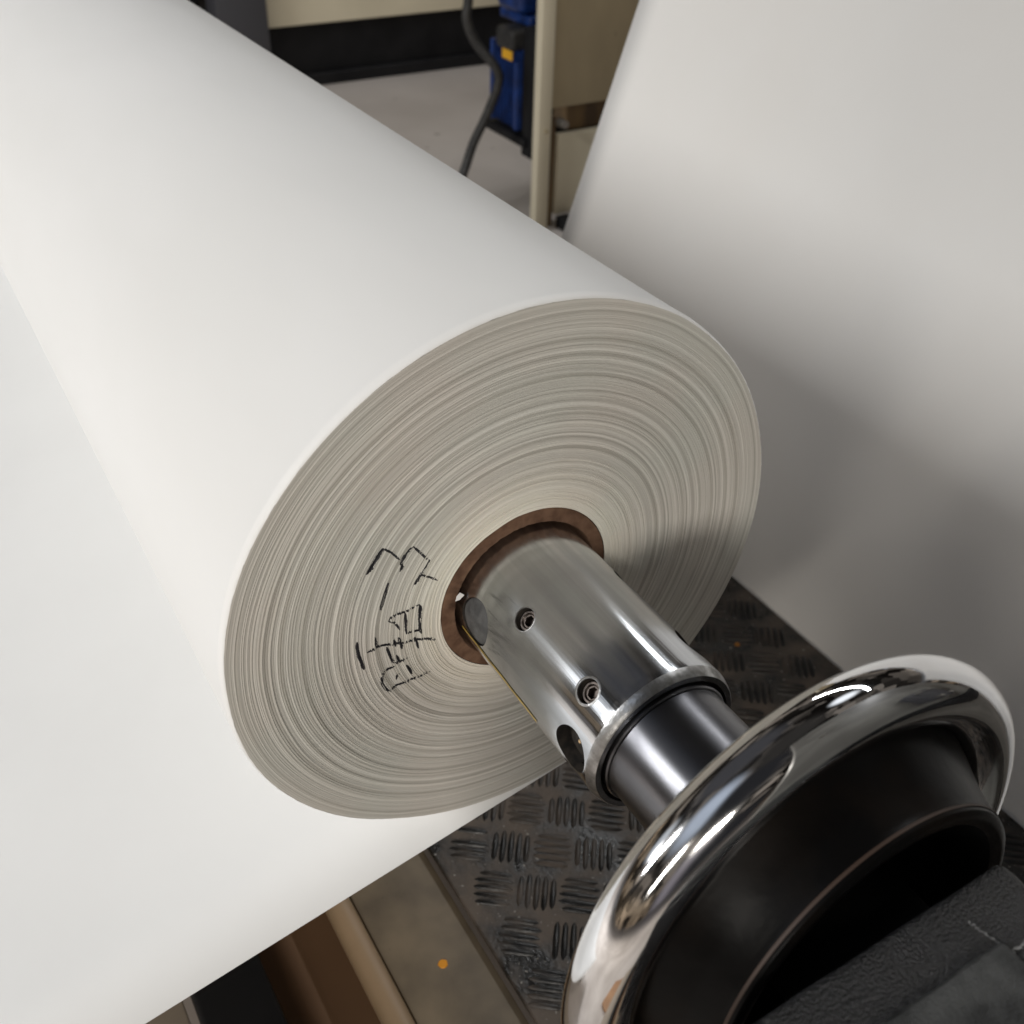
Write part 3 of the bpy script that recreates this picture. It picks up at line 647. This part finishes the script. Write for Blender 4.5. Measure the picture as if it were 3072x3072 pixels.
mot = empty("electric_motor", (1.52, 2.4, -0.62)); tag(mot, "blue electric motor with cooling fins, a black terminal box and a yellow sticker", "motor")
def rbox(name, x0, x1, y0, y1, z0, z1, material, bevel=0.01, parent=mot, seg=3):
    return box_obj(name, (x0, y0, z0), (x1, y1, z1), material, parent, bevel, seg)
rbox("motor_body", 1.385, 1.58, 2.245, 2.42, -0.585, -0.362, m_blue, 0.02)
bm = bmesh.new()
for i in range(9): add_box(bm, (1.369, 2.252 + i * 0.0185, -0.578), (1.392, 2.256 + i * 0.0185, -0.372), 0.0008, 1)
add_box(bm, (1.366, 2.395, -0.582), (1.40, 2.412, -0.366), 0.002, 1)
add_box(bm, (1.366, 2.262, -0.582), (1.40, 2.280, -0.400), 0.002, 1)
bm_obj("cooling_fins", bm, m_blue, mot)
rbox("base_plate", 1.355, 1.60, 2.20, 2.43, -0.612, -0.588, m_black, 0.004)
rbox("mounting_bracket", 1.366, 1.60, 2.17, 2.235, -0.640, -0.300, m_black, 0.006)
rbox("terminal_box", 1.350, 1.45, 2.268, 2.36, -0.375, -0.318, m_cable, 0.014)
rbox("flange", 1.405, 1.58, 2.265, 2.43, -0.316, -0.290, m_blue, 0.006)
rbox("gear_housing", 1.380, 1.58, 2.275, 2.41, -0.286, -0.06, m_blue, 0.02)
box_obj("warning_sticker", (1.3655, 2.290, -0.402), (1.3675, 2.345, -0.372), mat("yellow_sticker", (0.80, 0.42, 0.02), rough=0.5), mot, 0.0004, 1)
cable = tube("power_cable", [(1.2019, 2.24, -0.1507), (1.2019, 2.24, -0.2261), (1.1974, 2.24, -0.2733), (1.2219, 2.2309, -0.3314), (1.2618, 2.2037, -0.385), (1.2727, 2.2037, -0.4286), (1.2482, 2.2218, -0.5121), (1.2173, 2.24, -0.5884), (1.1837, 2.24, -0.6701), (1.1, 2.2, -0.787), (0.9, 2.1, -0.787)], 0.0125, m_cable)
tag(cable, "thick black cable hanging down to the floor left of the blue motor", "cable")

frame = empty("added_side_frame", (0.43, -0.47, FZ)); tag(frame, "unseen grey frame with a black cross bar, added to shade the right sheet and show in the chrome", "added frame")
box_obj("frame_plate", (0.02, -0.50, FZ), (0.80, -0.45, 0.85), mat("grey_green_paint", (0.27, 0.265, 0.24), (0.16, 0.155, 0.14), rough=0.5, nscale=6), frame, 0.006, 2)  # added out of view, sized to keep a lamp off the right sheet
box_obj("black_cross_bar", (0.02, -0.448, -0.12), (0.80, -0.415, -0.04), m_black, frame, 0.004, 2)
box_obj("grey_bracket", (0.30, -0.448, 0.02), (0.44, -0.40, 0.20), m_grey, frame, 0.01, 2)
for bx, bz in ((0.33, 0.05), (0.41, 0.05), (0.33, 0.17), (0.41, 0.17), (0.10, 0.35), (0.60, 0.35)):
    bm = bmesh.new(); bmesh.ops.create_cone(bm, cap_ends=True, segments=6, radius1=0.011, radius2=0.010, depth=0.02)
    bm.transform(Matrix.Translation((bx, -0.392 if bz < 0.3 else -0.442, bz)) @ Matrix.Rotation(PI / 2, 4, 'X')); bm_obj("bolt", bm, m_steel, frame)
plank = box_obj("wooden_plank", (-0.9, -1.38, FZ), (1.5, -0.98, FZ + 0.03), mat("brown_wood", (0.42, 0.23, 0.11), (0.32, 0.17, 0.08), rough=0.6, nscale=8, nstretch=(0.1, 1, 1)), None, 0.004, 2)
plank.rotation_euler.z = 0.0; tag(plank, "brown wooden plank on the floor in front of the stand, mirrored in the chrome", "plank")
# scrap of torn paper caught at the core
scr = mesh_obj("paper_scrap", [(-0.0388, -0.0008, 0.0092), (-0.0372, -0.0022, 0.0105), (-0.0352, -0.0030, 0.0133), (-0.0364, -0.0008, 0.0136), (-0.0380, -0.0006, 0.0118)], [(0, 1, 4), (1, 2, 3), (1, 3, 4)], m_web, None, origin=(-0.037, -0.002, 0.01))
so = scr.modifiers.new("thickness", 'SOLIDIFY'); so.thickness = 0.0002
tag(scr, "tiny torn scrap of white paper caught between the core and the shaft", "paper scrap")

bpy.context.view_layer.update()
